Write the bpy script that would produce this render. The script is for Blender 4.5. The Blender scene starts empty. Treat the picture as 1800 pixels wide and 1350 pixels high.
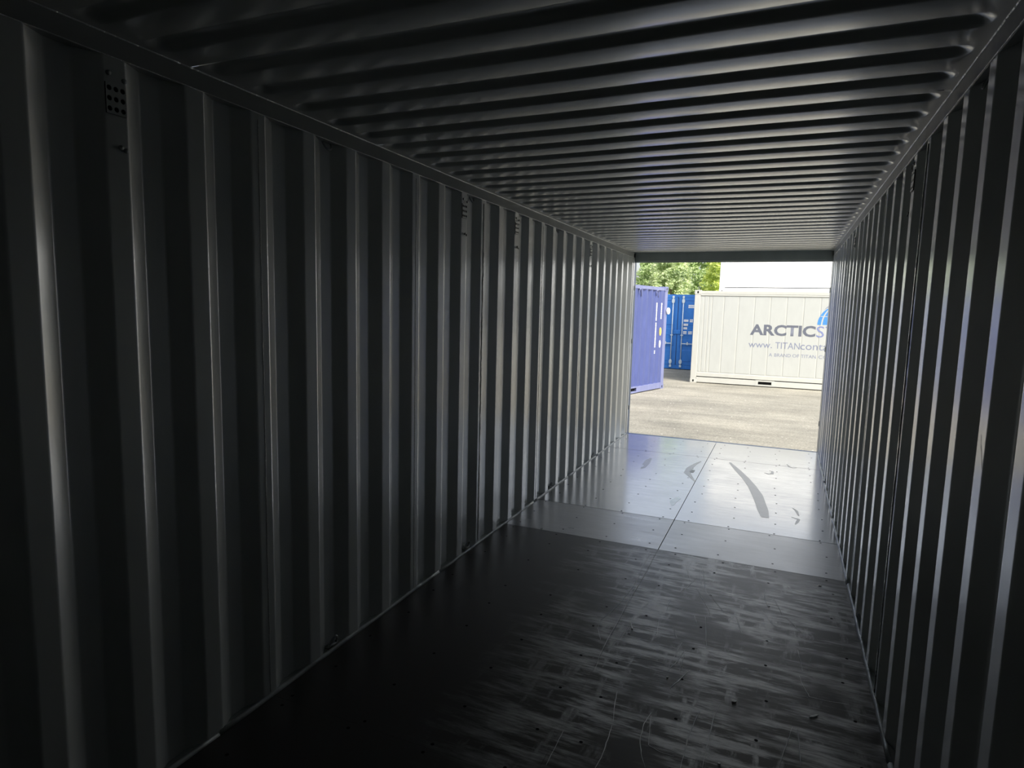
import bpy, bmesh, math, random
from mathutils import Vector, Matrix
random.seed(7)
sc = bpy.context.scene
col = sc.collection

# ------------------------------------------------------------------ camera
F_PX, YAW, PITCH, ROLL = 1106.3, -0.4049, -0.1185, 0.0248
CAM = Vector((0.7007, -8.3474, 1.6371))
fw = Vector((math.sin(YAW) * math.cos(PITCH), math.cos(YAW) * math.cos(PITCH), math.sin(PITCH)))
r0 = Vector((math.cos(YAW), -math.sin(YAW), 0)); u0 = r0.cross(fw)
rt = math.cos(ROLL) * r0 + math.sin(ROLL) * u0
up = -math.sin(ROLL) * r0 + math.cos(ROLL) * u0
cd = bpy.data.cameras.new('camera'); cam = bpy.data.objects.new('camera', cd); col.objects.link(cam)
cam.matrix_world = Matrix(((rt.x, up.x, -fw.x, CAM.x), (rt.y, up.y, -fw.y, CAM.y), (rt.z, up.z, -fw.z, CAM.z), (0, 0, 0, 1)))
cd.sensor_fit = 'HORIZONTAL'; cd.sensor_width = 36.0; cd.lens = F_PX / 1800 * 36.0
cd.clip_start = 0.05; cd.clip_end = 400
sc.camera = cam

# ------------------------------------------------------------------ sky, sun, exposure
SUN_EL = math.radians(50); SUN_H = Vector((0.80, -0.60, 0)).normalized()
w = bpy.data.worlds.new('world'); sc.world = w; w.use_nodes = True
wn = w.node_tree; wn.nodes.clear()
sky = wn.nodes.new('ShaderNodeTexSky'); sky.sky_type = 'NISHITA'; sky.sun_disc = False
sky.sun_elevation = SUN_EL; sky.sun_rotation = math.atan2(SUN_H.x, SUN_H.y)
sky.air_density = 1.0; sky.dust_density = 4.0; sky.ozone_density = 0.6; sky.altitude = 0
hsv = wn.nodes.new('ShaderNodeHueSaturation'); hsv.inputs['Saturation'].default_value = 0.45
bg = wn.nodes.new('ShaderNodeBackground'); bg.inputs['Strength'].default_value = 0.30
wo = wn.nodes.new('ShaderNodeOutputWorld')
wn.links.new(sky.outputs[0], hsv.inputs['Color']); wn.links.new(hsv.outputs[0], bg.inputs['Color']); wn.links.new(bg.outputs[0], wo.inputs['Surface'])
sl = bpy.data.lights.new('sun', 'SUN'); sl.energy = 2.6; sl.angle = math.radians(6); sl.color = (1.0, 0.95, 0.88)
so = bpy.data.objects.new('sun', sl); col.objects.link(so)
sdir = Vector((SUN_H.x * math.cos(SUN_EL), SUN_H.y * math.cos(SUN_EL), math.sin(SUN_EL)))
so.rotation_euler = sdir.to_track_quat('Z', 'Y').to_euler(); so.location = (20, -15, 25)
vs = sc.view_settings
vs.view_transform = 'Standard'; vs.look = 'None'; vs.exposure = 0.25; vs.gamma = 1.0; vs.use_curve_mapping = False
try:
    sc.cycles.max_bounces = 12; sc.cycles.diffuse_bounces = 8; sc.cycles.glossy_bounces = 8
    sc.cycles.use_denoising = True; sc.cycles.sample_clamp_indirect = 8.0
    sc.cycles.caustics_reflective = True; sc.cycles.blur_glossy = 0.3
except Exception:
    pass

GROUND = -0.30          # yard level; the container floor is z = 0

# ------------------------------------------------------------------ photo pixel -> direction helpers
def ray(px, py): return fw + rt * ((px - 900) / F_PX) + up * ((675 - py) / F_PX)
def on_floor(px, py, z=0.0):
    d = ray(px, py); return CAM + d * ((z - CAM.z) / d.z)

# ------------------------------------------------------------------ materials
def nodes_of(name):
    m = bpy.data.materials.new(name); m.use_nodes = True
    nt = m.node_tree; return m, nt, nt.nodes['Principled BSDF']
def N(nt, t, **kw):
    n = nt.nodes.new(t)
    for k, v in kw.items():
        if k in n.inputs.keys(): n.inputs[k].default_value = v
        else: setattr(n, k, v)
    return n
def ramp(nt, src, stops):
    r = nt.nodes.new('ShaderNodeValToRGB'); e = r.color_ramp.elements
    while len(e) < len(stops): e.new(0.5)
    for i, (p, c) in enumerate(stops):
        e[i].position = p; e[i].color = (c[0], c[1], c[2], 1) if not isinstance(c, (int, float)) else (c, c, c, 1)
    nt.links.new(src, r.inputs['Fac']); return r
def coords(nt, scale=(1, 1, 1)):
    g = nt.nodes.new('ShaderNodeNewGeometry'); mp = nt.nodes.new('ShaderNodeMapping')
    mp.inputs['Scale'].default_value = scale
    nt.links.new(g.outputs['Position'], mp.inputs['Vector']); return mp.outputs['Vector']
def noise(nt, vec, scale, detail=4, rough=0.55):
    n = N(nt, 'ShaderNodeTexNoise', Scale=scale, Detail=detail, Roughness=rough)
    nt.links.new(vec, n.inputs['Vector']); return n.outputs['Fac']
def bump(nt, b, h, strength, dist=0.01):
    bp = N(nt, 'ShaderNodeBump', Strength=strength, Distance=dist)
    nt.links.new(h, bp.inputs['Height']); nt.links.new(bp.outputs[0], b.inputs['Normal']); return bp

def painted(name, rgb, rough=0.4, var=0.12, bstr=0.15, bscale=(3, 3, 1.2), spec=0.5, coat=0.0, coat_r=0.2, coat_ior=1.6):
    """painted steel: slight colour drift, slightly uneven sheet"""
    m, nt, b = nodes_of(name)
    v = coords(nt, bscale)
    n1 = noise(nt, v, 2.2, 5)
    lo = [max(0, c * (1 - var)) for c in rgb]; hi = [min(1, c * (1 + var)) for c in rgb]
    r = ramp(nt, n1, [(0.3, lo), (0.7, hi)])
    nt.links.new(r.outputs[0], b.inputs['Base Color'])
    n2 = noise(nt, v, 9, 3)
    rr = ramp(nt, n2, [(0.3, rough * 0.85), (0.7, min(1, rough * 1.2))])
    nt.links.new(rr.outputs[0], b.inputs['Roughness'])
    b.inputs['Specular IOR Level'].default_value = spec
    if coat:
        b.inputs['Coat Weight'].default_value = coat; b.inputs['Coat Roughness'].default_value = coat_r; b.inputs['Coat IOR'].default_value = coat_ior
    if bstr:
        bp = bump(nt, b, noise(nt, v, 1.6, 2), bstr, 0.02)
        nt.links.new(bp.outputs[0], b.inputs['Coat Normal'])
    return m
def plain(name, rgb, rough=0.6, metal=0.0, spec=0.5, coat=0.0, coat_ior=1.6):
    m, nt, b = nodes_of(name)
    v = coords(nt); n1 = noise(nt, v, 14, 3)
    r = ramp(nt, n1, [(0.3, [c * 0.9 for c in rgb]), (0.7, [min(1, c * 1.08) for c in rgb])])
    nt.links.new(r.outputs[0], b.inputs['Base Color'])
    b.inputs['Roughness'].default_value = rough; b.inputs['Metallic'].default_value = metal
    b.inputs['Coat Weight'].default_value = coat; b.inputs['Coat IOR'].default_value = coat_ior; b.inputs['Coat Roughness'].default_value = rough
    b.inputs['Specular IOR Level'].default_value = spec
    return m

M = {}
M['wall'] = painted('grey_wall_paint', (0.60, 0.63, 0.61), 0.35, 0.04, 0.008, (2.5, 2.5, 0.7), coat=1.0, coat_r=0.21, coat_ior=2.35)
M['roof'] = painted('grey_roof_paint', (0.50, 0.525, 0.51), 0.35, 0.04, 0.03, (0.8, 3, 3), coat=1.0, coat_r=0.20, coat_ior=2.0)
M['rail'] = painted('grey_rail_paint', (0.34, 0.36, 0.35), 0.55, 0.05, 0.01, spec=0.3, coat=0.15, coat_r=0.12, coat_ior=1.5)
M['weld'] = painted('grey_weld_paint', (0.66, 0.69, 0.67), 0.35, 0.15, 0.5, (40, 40, 40), coat=1.0, coat_r=0.15, coat_ior=2.1)
M['lash'] = plain('grey_lashing_steel', (0.34, 0.36, 0.36), 0.4)
M['post'] = painted('blue_grey_post_paint', (0.13, 0.19, 0.30), 0.4, 0.08, 0.03)
M['header'] = painted('dark_header_paint', (0.36, 0.40, 0.39), 0.45, 0.08, 0.03)
M['dark'] = plain('dark_opening', (0.012, 0.012, 0.012), 0.9, 0, 0.1)
M['sub'] = plain('dark_subframe', (0.02, 0.02, 0.02), 0.8)
M['screw'] = plain('dark_screw_head', (0.006, 0.006, 0.006), 0.75, 0, 0.15)
M['sealant'] = painted('pale_sealant', (0.50, 0.53, 0.52), 0.32, 0.15, 0.5, (6, 6, 6))

def plywood(name, base, rlo, rhi, wear, coat, coat_ior):
    """phenolic coated plywood: veneer streaks run across the container, wear dulls and greys it"""
    m, nt, b = nodes_of(name)
    va = coords(nt, (1.0, 7.0, 1.0)); vb = coords(nt, (3.0, 14.0, 1.0)); vc = coords(nt, (1, 1, 1))
    streak = noise(nt, va, 2.6, 6, 0.62); fine = noise(nt, vb, 3.5, 5, 0.6); patch = noise(nt, vc, 1.7, 4, 0.6)
    mx = N(nt, 'ShaderNodeMath', operation='MULTIPLY'); nt.links.new(streak, mx.inputs[0]); nt.links.new(patch, mx.inputs[1])
    cr = ramp(nt, mx.outputs[0], [(0.12, [c * (1 - 0.5 * wear) for c in base]), (0.38, [c * (1 + 1.1 * wear) for c in base])])
    nt.links.new(cr.outputs[0], b.inputs['Base Color'])
    sm = N(nt, 'ShaderNodeMath', operation='ADD'); nt.links.new(mx.outputs[0], sm.inputs[0])
    m2 = N(nt, 'ShaderNodeMath', operation='MULTIPLY'); nt.links.new(fine, m2.inputs[0]); m2.inputs[1].default_value = 0.35
    nt.links.new(m2.outputs[0], sm.inputs[1])
    rr = ramp(nt, sm.outputs[0], [(0.25, rhi), (0.60, rlo)])
    nt.links.new(rr.outputs[0], b.inputs['Roughness'])
    b.inputs['Specular IOR Level'].default_value = 0.8
    b.inputs['Coat Weight'].default_value = coat; b.inputs['Coat IOR'].default_value = coat_ior
    nt.links.new(rr.outputs[0], b.inputs['Coat Roughness'])
    bp = bump(nt, b, fine, 0.06, 0.004); nt.links.new(bp.outputs[0], b.inputs['Coat Normal'])
    return m
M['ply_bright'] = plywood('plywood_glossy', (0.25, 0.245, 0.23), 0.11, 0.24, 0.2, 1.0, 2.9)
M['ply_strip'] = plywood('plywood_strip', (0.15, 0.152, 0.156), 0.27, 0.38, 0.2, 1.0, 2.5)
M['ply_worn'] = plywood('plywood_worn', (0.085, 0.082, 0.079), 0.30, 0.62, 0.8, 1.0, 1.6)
def scuffed(name):
    """worn dark plywood: pale dulled patches in two crossing directions over a smoother dark film"""
    m, nt, b = nodes_of(name)
    a = noise(nt, coords(nt, (1.1, 6.5, 1)), 2.4, 7, 0.66); c = noise(nt, coords(nt, (5.5, 1.2, 1)), 2.1, 6, 0.62)
    big = noise(nt, coords(nt, (1, 1, 1)), 1.9, 3, 0.5); fine = noise(nt, coords(nt, (4, 26, 1)), 3.0, 6, 0.65)
    ra = ramp(nt, a, [(0.45, 0.0), (0.60, 1.0)]); rc = ramp(nt, c, [(0.53, 0.0), (0.62, 0.6)]); rb = ramp(nt, big, [(0.40, 0.12), (0.55, 1.0)])
    rf = ramp(nt, fine, [(0.34, 0.35), (0.62, 1.0)])
    sx = N(nt, 'ShaderNodeSeparateXYZ'); nt.links.new(coords(nt), sx.inputs[0])
    xm = N(nt, 'ShaderNodeMapRange'); xm.inputs['From Min'].default_value = -1.2; xm.inputs['From Max'].default_value = 1.2
    nt.links.new(sx.outputs[0], xm.inputs['Value'])
    lane = ramp(nt, xm.outputs[0], [(0.25, 0.0), (0.42, 0.40), (0.54, 1.0), (0.80, 1.0), (0.97, 0.45)])
    mx = N(nt, 'ShaderNodeMath', operation='MAXIMUM'); nt.links.new(ra.outputs[0], mx.inputs[0]); nt.links.new(rc.outputs[0], mx.inputs[1])
    m0 = N(nt, 'ShaderNodeMath', operation='MULTIPLY'); nt.links.new(mx.outputs[0], m0.inputs[0]); nt.links.new(lane.outputs[0], m0.inputs[1])
    m1 = N(nt, 'ShaderNodeMath', operation='MULTIPLY'); nt.links.new(m0.outputs[0], m1.inputs[0]); nt.links.new(rb.outputs[0], m1.inputs[1])
    m2 = N(nt, 'ShaderNodeMath', operation='MULTIPLY'); nt.links.new(m1.outputs[0], m2.inputs[0]); nt.links.new(rf.outputs[0], m2.inputs[1])
    cr = ramp(nt, m2.outputs[0], [(0.0, (0.07, 0.066, 0.063)), (0.35, (0.18, 0.182, 0.18)), (1.0, (0.55, 0.575, 0.57))])
    nt.links.new(cr.outputs[0], b.inputs['Base Color'])
    rr = ramp(nt, m2.outputs[0], [(0.0, 0.34), (0.5, 0.46), (1.0, 0.54)])
    nt.links.new(rr.outputs[0], b.inputs['Roughness']); nt.links.new(rr.outputs[0], b.inputs['Coat Roughness'])
    cw = ramp(nt, m2.outputs[0], [(0.02, 0.04), (0.45, 1.0)]); nt.links.new(cw.outputs[0], b.inputs['Coat Weight'])
    b.inputs['Coat IOR'].default_value = 3.6; b.inputs['Specular IOR Level'].default_value = 0.45
    bp = bump(nt, b, fine, 0.05, 0.004); nt.links.new(bp.outputs[0], b.inputs['Coat Normal'])
    return m
M['ply_scuffed'] = scuffed('plywood_scuffed')
M['mark'] = plain('matte_scuff', (0.20, 0.20, 0.19), 0.34, coat=1.0, coat_ior=2.0)
M['scratch'] = plain('pale_scratch', (0.80, 0.82, 0.82), 0.5, coat=1.0, coat_ior=2.2)
M['stain_blue'] = plain('pale_blue_stain', (0.55, 0.80, 0.84), 0.25, coat=1.0, coat_ior=2.6)
M['chip'] = plain('pale_wood_chip', (0.88, 0.87, 0.83), 0.45, coat=1.0, coat_ior=2.2)

def asphalt():
    m, nt, b = nodes_of('dusty_asphalt')
    v = coords(nt); vs_ = coords(nt, (0.35, 1.6, 1))
    a = noise(nt, v, 0.55, 5, 0.6); c = noise(nt, v, 38, 3, 0.7); st = noise(nt, vs_, 1.3, 5, 0.65)
    r1 = ramp(nt, a, [(0.32, (0.24, 0.23, 0.19)), (0.68, (0.36, 0.34, 0.275))])
    r2 = ramp(nt, c, [(0.30, 0.62), (0.55, 1.0), (0.78, 1.35)])
    r3 = ramp(nt, st, [(0.35, 0.82), (0.65, 1.12)])
    mm = N(nt, 'ShaderNodeMix', data_type='RGBA', blend_type='MULTIPLY'); mm.inputs[0].default_value = 1
    nt.links.new(r1.outputs[0], mm.inputs[6]); nt.links.new(r2.outputs[0], mm.inputs[7])
    m2 = N(nt, 'ShaderNodeMix', data_type='RGBA', blend_type='MULTIPLY'); m2.inputs[0].default_value = 1
    nt.links.new(mm.outputs[2], m2.inputs[6]); nt.links.new(r3.outputs[0], m2.inputs[7])
    nt.links.new(m2.outputs[2], b.inputs['Base Color'])
    b.inputs['Roughness'].default_value = 0.9; b.inputs['Specular IOR Level'].default_value = 0.25
    bump(nt, b, c, 0.5, 0.01)
    return m
M['asphalt'] = asphalt()
M['gravel'] = plain('pale_gravel', (0.60, 0.57, 0.50), 0.85)
M['reefer'] = painted('cream_white_paint', (0.52, 0.52, 0.465), 0.45, 0.03, 0.04)
M['reefer_groove'] = painted('cream_white_panel', (0.475, 0.485, 0.445), 0.5, 0.03, 0.04)
M['white2'] = painted('white_paint', (0.86, 0.87, 0.86), 0.45, 0.02, 0.04)
M['violet'] = painted('violet_blue_paint', (0.07, 0.092, 0.245), 0.4, 0.08, 0.05)
M['violet_l'] = painted('pale_violet_rail_paint', (0.18, 0.20, 0.35), 0.45, 0.08, 0.05)
M['blue'] = painted('bright_blue_paint', (0.030, 0.17, 0.52), 0.35, 0.10, 0.05)
M['blue_d'] = painted('deep_blue_gasket', (0.012, 0.07, 0.24), 0.5, 0.08, 0.0)
M['galv'] = plain('galvanised_rod', (0.62, 0.70, 0.74), 0.35, 0.3)
M['print_w'] = plain('white_print', (0.82, 0.82, 0.80), 0.5)
M['print_grey'] = plain('grey_print', (0.125, 0.135, 0.165), 0.5)
M['print_lgrey'] = plain('pale_grey_blue_print', (0.21, 0.23, 0.31), 0.5)
M['print_slate'] = plain('slate_blue_print', (0.20, 0.23, 0.40), 0.5)
M['print_blue'] = plain('sky_blue_print', (0.065, 0.25, 0.60), 0.45)
M['print_y'] = plain('yellow_print', (0.85, 0.55, 0.12), 0.5)
M['bark'] = plain('bark', (0.16, 0.12, 0.08), 0.9)
def leafmat(name, a, c):
    m, nt, b = nodes_of(name)
    oi = noise(nt, coords(nt), 1.9, 4, 0.7)
    r = ramp(nt, oi, [(0.30, a), (0.70, c)])
    nt.links.new(r.outputs[0], b.inputs['Base Color'])
    b.inputs['Roughness'].default_value = 0.55
    b.inputs['Subsurface Weight'].default_value = 0.0
    tr = nt.nodes.new('ShaderNodeBsdfTranslucent'); nt.links.new(r.outputs[0], tr.inputs['Color'])
    mx = nt.nodes.new('ShaderNodeMixShader'); mx.inputs[0].default_value = 0.4
    out = nt.nodes['Material Output']
    nt.links.new(b.outputs[0], mx.inputs[1]); nt.links.new(tr.outputs[0], mx.inputs[2]); nt.links.new(mx.outputs[0], out.inputs['Surface'])
    return m
M['leaf_g'] = leafmat('green_leaves', (0.50, 0.60, 0.27), (0.76, 0.84, 0.52))
M['leaf_y'] = leafmat('yellow_green_leaves', (0.62, 0.70, 0.15), (0.86, 0.92, 0.34))
M['leaf_d'] = leafmat('deep_green_leaves', (0.42, 0.54, 0.22), (0.66, 0.78, 0.42))

# ------------------------------------------------------------------ mesh helpers
class MB:
    def __init__(s): s.v = []; s.f = []; s.n = None
    def box(s, x0, x1, y0, y1, z0, z1):
        i = len(s.v)
        s.v += [(x, y, z) for z in (z0, z1) for x, y in ((x0, y0), (x1, y0), (x1, y1), (x0, y1))]
        s.f += [(i, i+3, i+2, i+1), (i+4, i+5, i+6, i+7), (i, i+1, i+5, i+4), (i+1, i+2, i+6, i+5), (i+2, i+3, i+7, i+6), (i+3, i, i+4, i+7)]
        return s
    def prism(s, pts, axis, a, b):
        """polygon pts extruded along axis index from a to b; the two other coords in order"""
        i = len(s.v); n = len(pts)
        def mk(p, t):
            q = list(p); q.insert(axis, t); return tuple(q)
        s.v += [mk(p, a) for p in pts] + [mk(p, b) for p in pts]
        s.f += [tuple(range(i, i+n)), tuple(range(i+2*n-1, i+n-1, -1))]
        for k in range(n):
            k2 = (k+1) % n; s.f.append((i+k, i+n+k, i+n+k2, i+k2))
        return s
    def tube(s, path, r, seg=8, closed=False):
        path = [Vector(p) for p in path]; n = len(path); i0 = len(s.v)
        for k, p in enumerate(path):
            a = path[(k-1) % n] if (closed or k > 0) else p
            c = path[(k+1) % n] if (closed or k < n-1) else p
            t = (c - a).normalized()
            ref = Vector((0, 0, 1)) if abs(t.z) < 0.9 else Vector((1, 0, 0))
            u = t.cross(ref).normalized(); v = t.cross(u)
            rr = r[k] if isinstance(r, (list, tuple)) else r
            for j in range(seg):
                an = 2*math.pi*j/seg; s.v.append(tuple(p + u*(rr*math.cos(an)) + v*(rr*math.sin(an))))
        for k in range(n if closed else n-1):
            a0 = i0 + k*seg; b0 = i0 + ((k+1) % n)*seg
            for j in range(seg):
                j2 = (j+1) % seg; s.f.append((a0+j, a0+j2, b0+j2, b0+j))
        if not closed:
            s.f.append(tuple(range(i0+seg-1, i0-1, -1))); s.f.append(tuple(range(i0+(n-1)*seg, i0+n*seg)))
        return s
    def ribbon(s, pts, w, z, z0=None):
        """flat stroke on the floor: pts (x, y), half widths w"""
        pts = [Vector((p[0], p[1])) for p in pts]; n = len(pts); i = len(s.v)
        for k, p in enumerate(pts):
            t = (pts[min(k+1, n-1)] - pts[max(k-1, 0)]); t = t.normalized() if t.length > 1e-9 else Vector((1, 0))
            nrm = Vector((-t.y, t.x)); ww = w[k] if isinstance(w, (list, tuple)) else w
            s.v += [(p.x + nrm.x*ww, p.y + nrm.y*ww, z), (p.x - nrm.x*ww, p.y - nrm.y*ww, z)]
        for k in range(n-1):
            a = i + 2*k; s.f.append((a+1, a+3, a+2, a))
        return s
    def mesh(s, name, mat, smooth=False):
        me = bpy.data.meshes.new(name); me.from_pydata(s.v, [], s.f); me.update()
        if mat is not None: me.materials.append(mat)
        if smooth:
            for p in me.polygons: p.use_smooth = True
        return me
    def build(s, name, mat, parent=None, smooth=False, bevel=0.0):
        me = s.mesh(name, mat, smooth)
        o = bpy.data.objects.new(name, me); col.objects.link(o); o.parent = parent
        if bevel:
            m = o.modifiers.new('bevel', 'BEVEL'); m.width = bevel; m.segments = 2; m.limit_method = 'ANGLE'
        return o
def tag(o, label=None, cat=None, group=None, kind=None):
    if label: o['label'] = label
    if cat: o['category'] = cat
    if group: o['group'] = group
    if kind: o['kind'] = kind
    return o
def empty(name, loc=(0, 0, 0), rz=0.0):
    o = bpy.data.objects.new(name, None); col.objects.link(o); o.location = loc; o.rotation_euler = (0, 0, rz)
    o.empty_display_size = 0.2; return o
def link_mesh(name, me, parent=None, loc=None):
    o = bpy.data.objects.new(name, me); col.objects.link(o); o.parent = parent
    if loc: o.location = loc
    return o

# ------------------------------------------------------------------ corrugated sheets
def fillet(poly, t, seg=4):
    """poly of (a, b); returns points + unit normals (left side) with rounded bends"""
    out = []
    n = len(poly)
    def nr(p, q):
        d = Vector((q[0]-p[0], q[1]-p[1])).normalized(); return Vector((-d.y, d.x))
    for k, p in enumerate(poly):
        p = Vector(p)
        if k == 0: out.append((p, nr(poly[0], poly[1]))); continue
        if k == n-1: out.append((p, nr(poly[-2], poly[-1]))); continue
        a = Vector(poly[k-1]); b = Vector(poly[k+1])
        d1 = (p - a).normalized(); d2 = (b - p).normalized()
        if d1.dot(d2) > 0.9999: out.append((p, nr(a, p))); continue
        tt = min(t, (p-a).length*0.48, (b-p).length*0.48)
        A = p - d1*tt; B = p + d2*tt
        for j in range(seg+1):
            u = j/seg; q = A*(1-u)**2 + p*2*u*(1-u) + B*u*u
            tg = ((p-A)*(1-u) + (B-p)*u).normalized(); out.append((q, Vector((-tg.y, tg.x))))
    return out
def sheet(name, prof, z0, z1, place, mat, parent, thick=0.0016, zseg=6):
    """prof: [(pt(a,b), n)], place(a, b, z) -> world; single steel sheet with both faces"""
    vs_, fs, ns = [], [], []
    m = len(prof)
    for side in (0, 1):
        for i in range(zseg+1):
            z = z0 + (z1-z0)*i/zseg
            for (p, nn) in prof:
                q = p - nn*(thick*side)
                vs_.append(place(q.x, q.y, z))
                o = place(0, 0, 0); e = place(nn.x, nn.y, 0)
                v = Vector((e[0]-o[0], e[1]-o[1], e[2]-o[2])); ns.append(v if side == 0 else -v)
    base = (zseg+1)*m
    for side in (0, 1):
        for i in range(zseg):
            for k in range(m-1):
                a = side*base + i*m + k; q = (a, a+1, a+m+1, a+m)
                fs.append(q if side == 0 else q[::-1])
    me = bpy.data.meshes.new(name); me.from_pydata(vs_, [], fs); me.update()
    # make sure winding agrees with the wanted normal
    p0 = me.polygons[len(me.polygons)//4]
    if p0.normal.dot(ns[p0.vertices[0]]) < 0:
        me.flip_normals()
    for p in me.polygons: p.use_smooth = True
    me.normals_split_custom_set_from_vertices([n.normalized() for n in ns])
    me.materials.append(mat)
    o = bpy.data.objects.new(name, me); col.objects.link(o); o.parent = parent
    return o

PITCH_C = 0.278
E25 = -0.318                         # door-side edge of inner flat number 25
def Ek(k): return E25 - (25-k)*PITCH_C
XI, XO = 1.170, 1.206                # inner and outer planes of the side walls
RAIL_B, RAIL_T = 2.343, 2.408
HALF = 1.168

# ------------------------------------------------------------------ setting: yard
g = MB(); n = 24
for iy in range(n+1):
    for ix in range(n+1):
        g.v.append((-40 + 80*ix/n, -25 + 80*iy/n, GROUND))
for iy in range(n):
    for ix in range(n):
        a = iy*(n+1)+ix; g.f.append((a, a+1, a+n+2, a+n+1))
ground = g.build('ground', M['asphalt'])
tag(ground, 'pale dusty asphalt yard outside the open container', 'ground', kind='structure')

# ------------------------------------------------------------------ setting: side walls
def vent_plate(parent, sgn, k, ztop):
    """perforated vent field in an inner flat: 3 x 3 round holes over a black backing plate that paints their shade"""
    y0, y1 = Ek(k)-0.066, Ek(k)-0.004
    rows = 3; cw = (y1-y0)/3; ch = 0.029
    z1 = ztop; z0 = ztop - rows*ch
    m = MB(); xs = sgn*(XI-0.0045)
    for r in range(rows):
        for c in range(3):
            cy, cz = y0+cw*(c+0.5), z0+ch*(r+0.5); i = len(m.v)
            hr = 0.0078; k8 = 8
            outer = []
            for j in range(k8):
                a = 2*math.pi*j/k8 + math.pi/8
                dy, dz = math.cos(a), math.sin(a)
                s_ = min(cw/2/abs(dy) if abs(dy) > 1e-6 else 9, ch/2/abs(dz) if abs(dz) > 1e-6 else 9)
                outer.append((cy+dy*s_, cz+dz*s_))
            for (a, b_) in outer: m.v.append((xs, a, b_))
            for j in range(k8):
                a = 2*math.pi*j/k8 + math.pi/8; m.v.append((xs, cy+hr*math.cos(a), cz+hr*math.sin(a)))
            for j in range(k8):
                a = 2*math.pi*j/k8 + math.pi/8; m.v.append((xs+sgn*0.0040, cy+hr*math.cos(a), cz+hr*math.sin(a)))
            for j in range(k8):
                j2 = (j+1) % k8
                q = (i+j, i+j2, i+k8+j2, i+k8+j); m.f.append(q if sgn > 0 else q[::-1])
                q = (i+k8+j, i+k8+j2, i+2*k8+j2, i+2*k8+j); m.f.append(q if sgn > 0 else q[::-1])
            # corners between neighbouring octagon-clipped cells
            for sy in (-1, 1):
                for sz in (-1, 1):
                    a0 = math.pi/8
                    pa = (cy+sy*cw/2, cz+sz*ch/2)
                    pts = sorted([o for o in outer if (o[0]-cy)*sy > 0 and (o[1]-cz)*sz > 0], key=lambda o: o[0])
                    if len(pts) == 2:
                        ii = len(m.v); m.v += [(xs, pa[0], pa[1]), (xs, pts[0][0], pts[0][1]), (xs, pts[1][0], pts[1][1])]
                        m.f.append((ii, ii+1, ii+2))
    v = m.build('vent', M['wall'], parent)
    tag(v, 'small grid of round air holes near the wall top')
    MB().box(*sorted((sgn*(XI-0.0025), sgn*(XI-0.0005))), y0, y1, z0, z1).build('vent_dark_backing', M['dark'], v)  # flat black plate, its colour stands in for the shade inside the holes
    for (yy, zz) in ((y0+0.008, z1+0.026), (y1-0.006, z1+0.016), ((y0+y1)/2+0.006, z0-0.092), ((y0+y1)/2+0.022, z0-0.098)):
        a = xs; b_ = xs - sgn*0.006
        t = MB().tube([(a, yy, zz), (b_, yy, zz)], 0.0075, 8).build('rivet', M['lash'], v, True)

def lashing_ring(parent, sgn, y, top):
    """steel lashing bar bent into a loop, in the hollow of the wall"""
    x = sgn*(XO-0.012)
    m = MB()
    if top:
        pts = []
        for j in range(9):
            a = math.pi*j/8; pts.append((x-sgn*0.012*math.sin(a), y+0.028*math.cos(a), RAIL_B-0.004-0.030*math.sin(a)))
        m.tube(pts, 0.0045, 6)
    else:
        pts = []
        for j in range(13):
            a = math.pi*j/12; pts.append((x-sgn*(0.004+0.020*math.sin(a)), y+0.026*math.cos(a), 0.012+0.050*math.sin(a)))
        m.tube(pts, 0.0055, 6)
        m.box(x-0.012, x+0.012, y-0.036, y+0.036, 0.008, 0.018)
    o = m.build('lashing_ring', M['lash'], parent, True)
    return o

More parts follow.
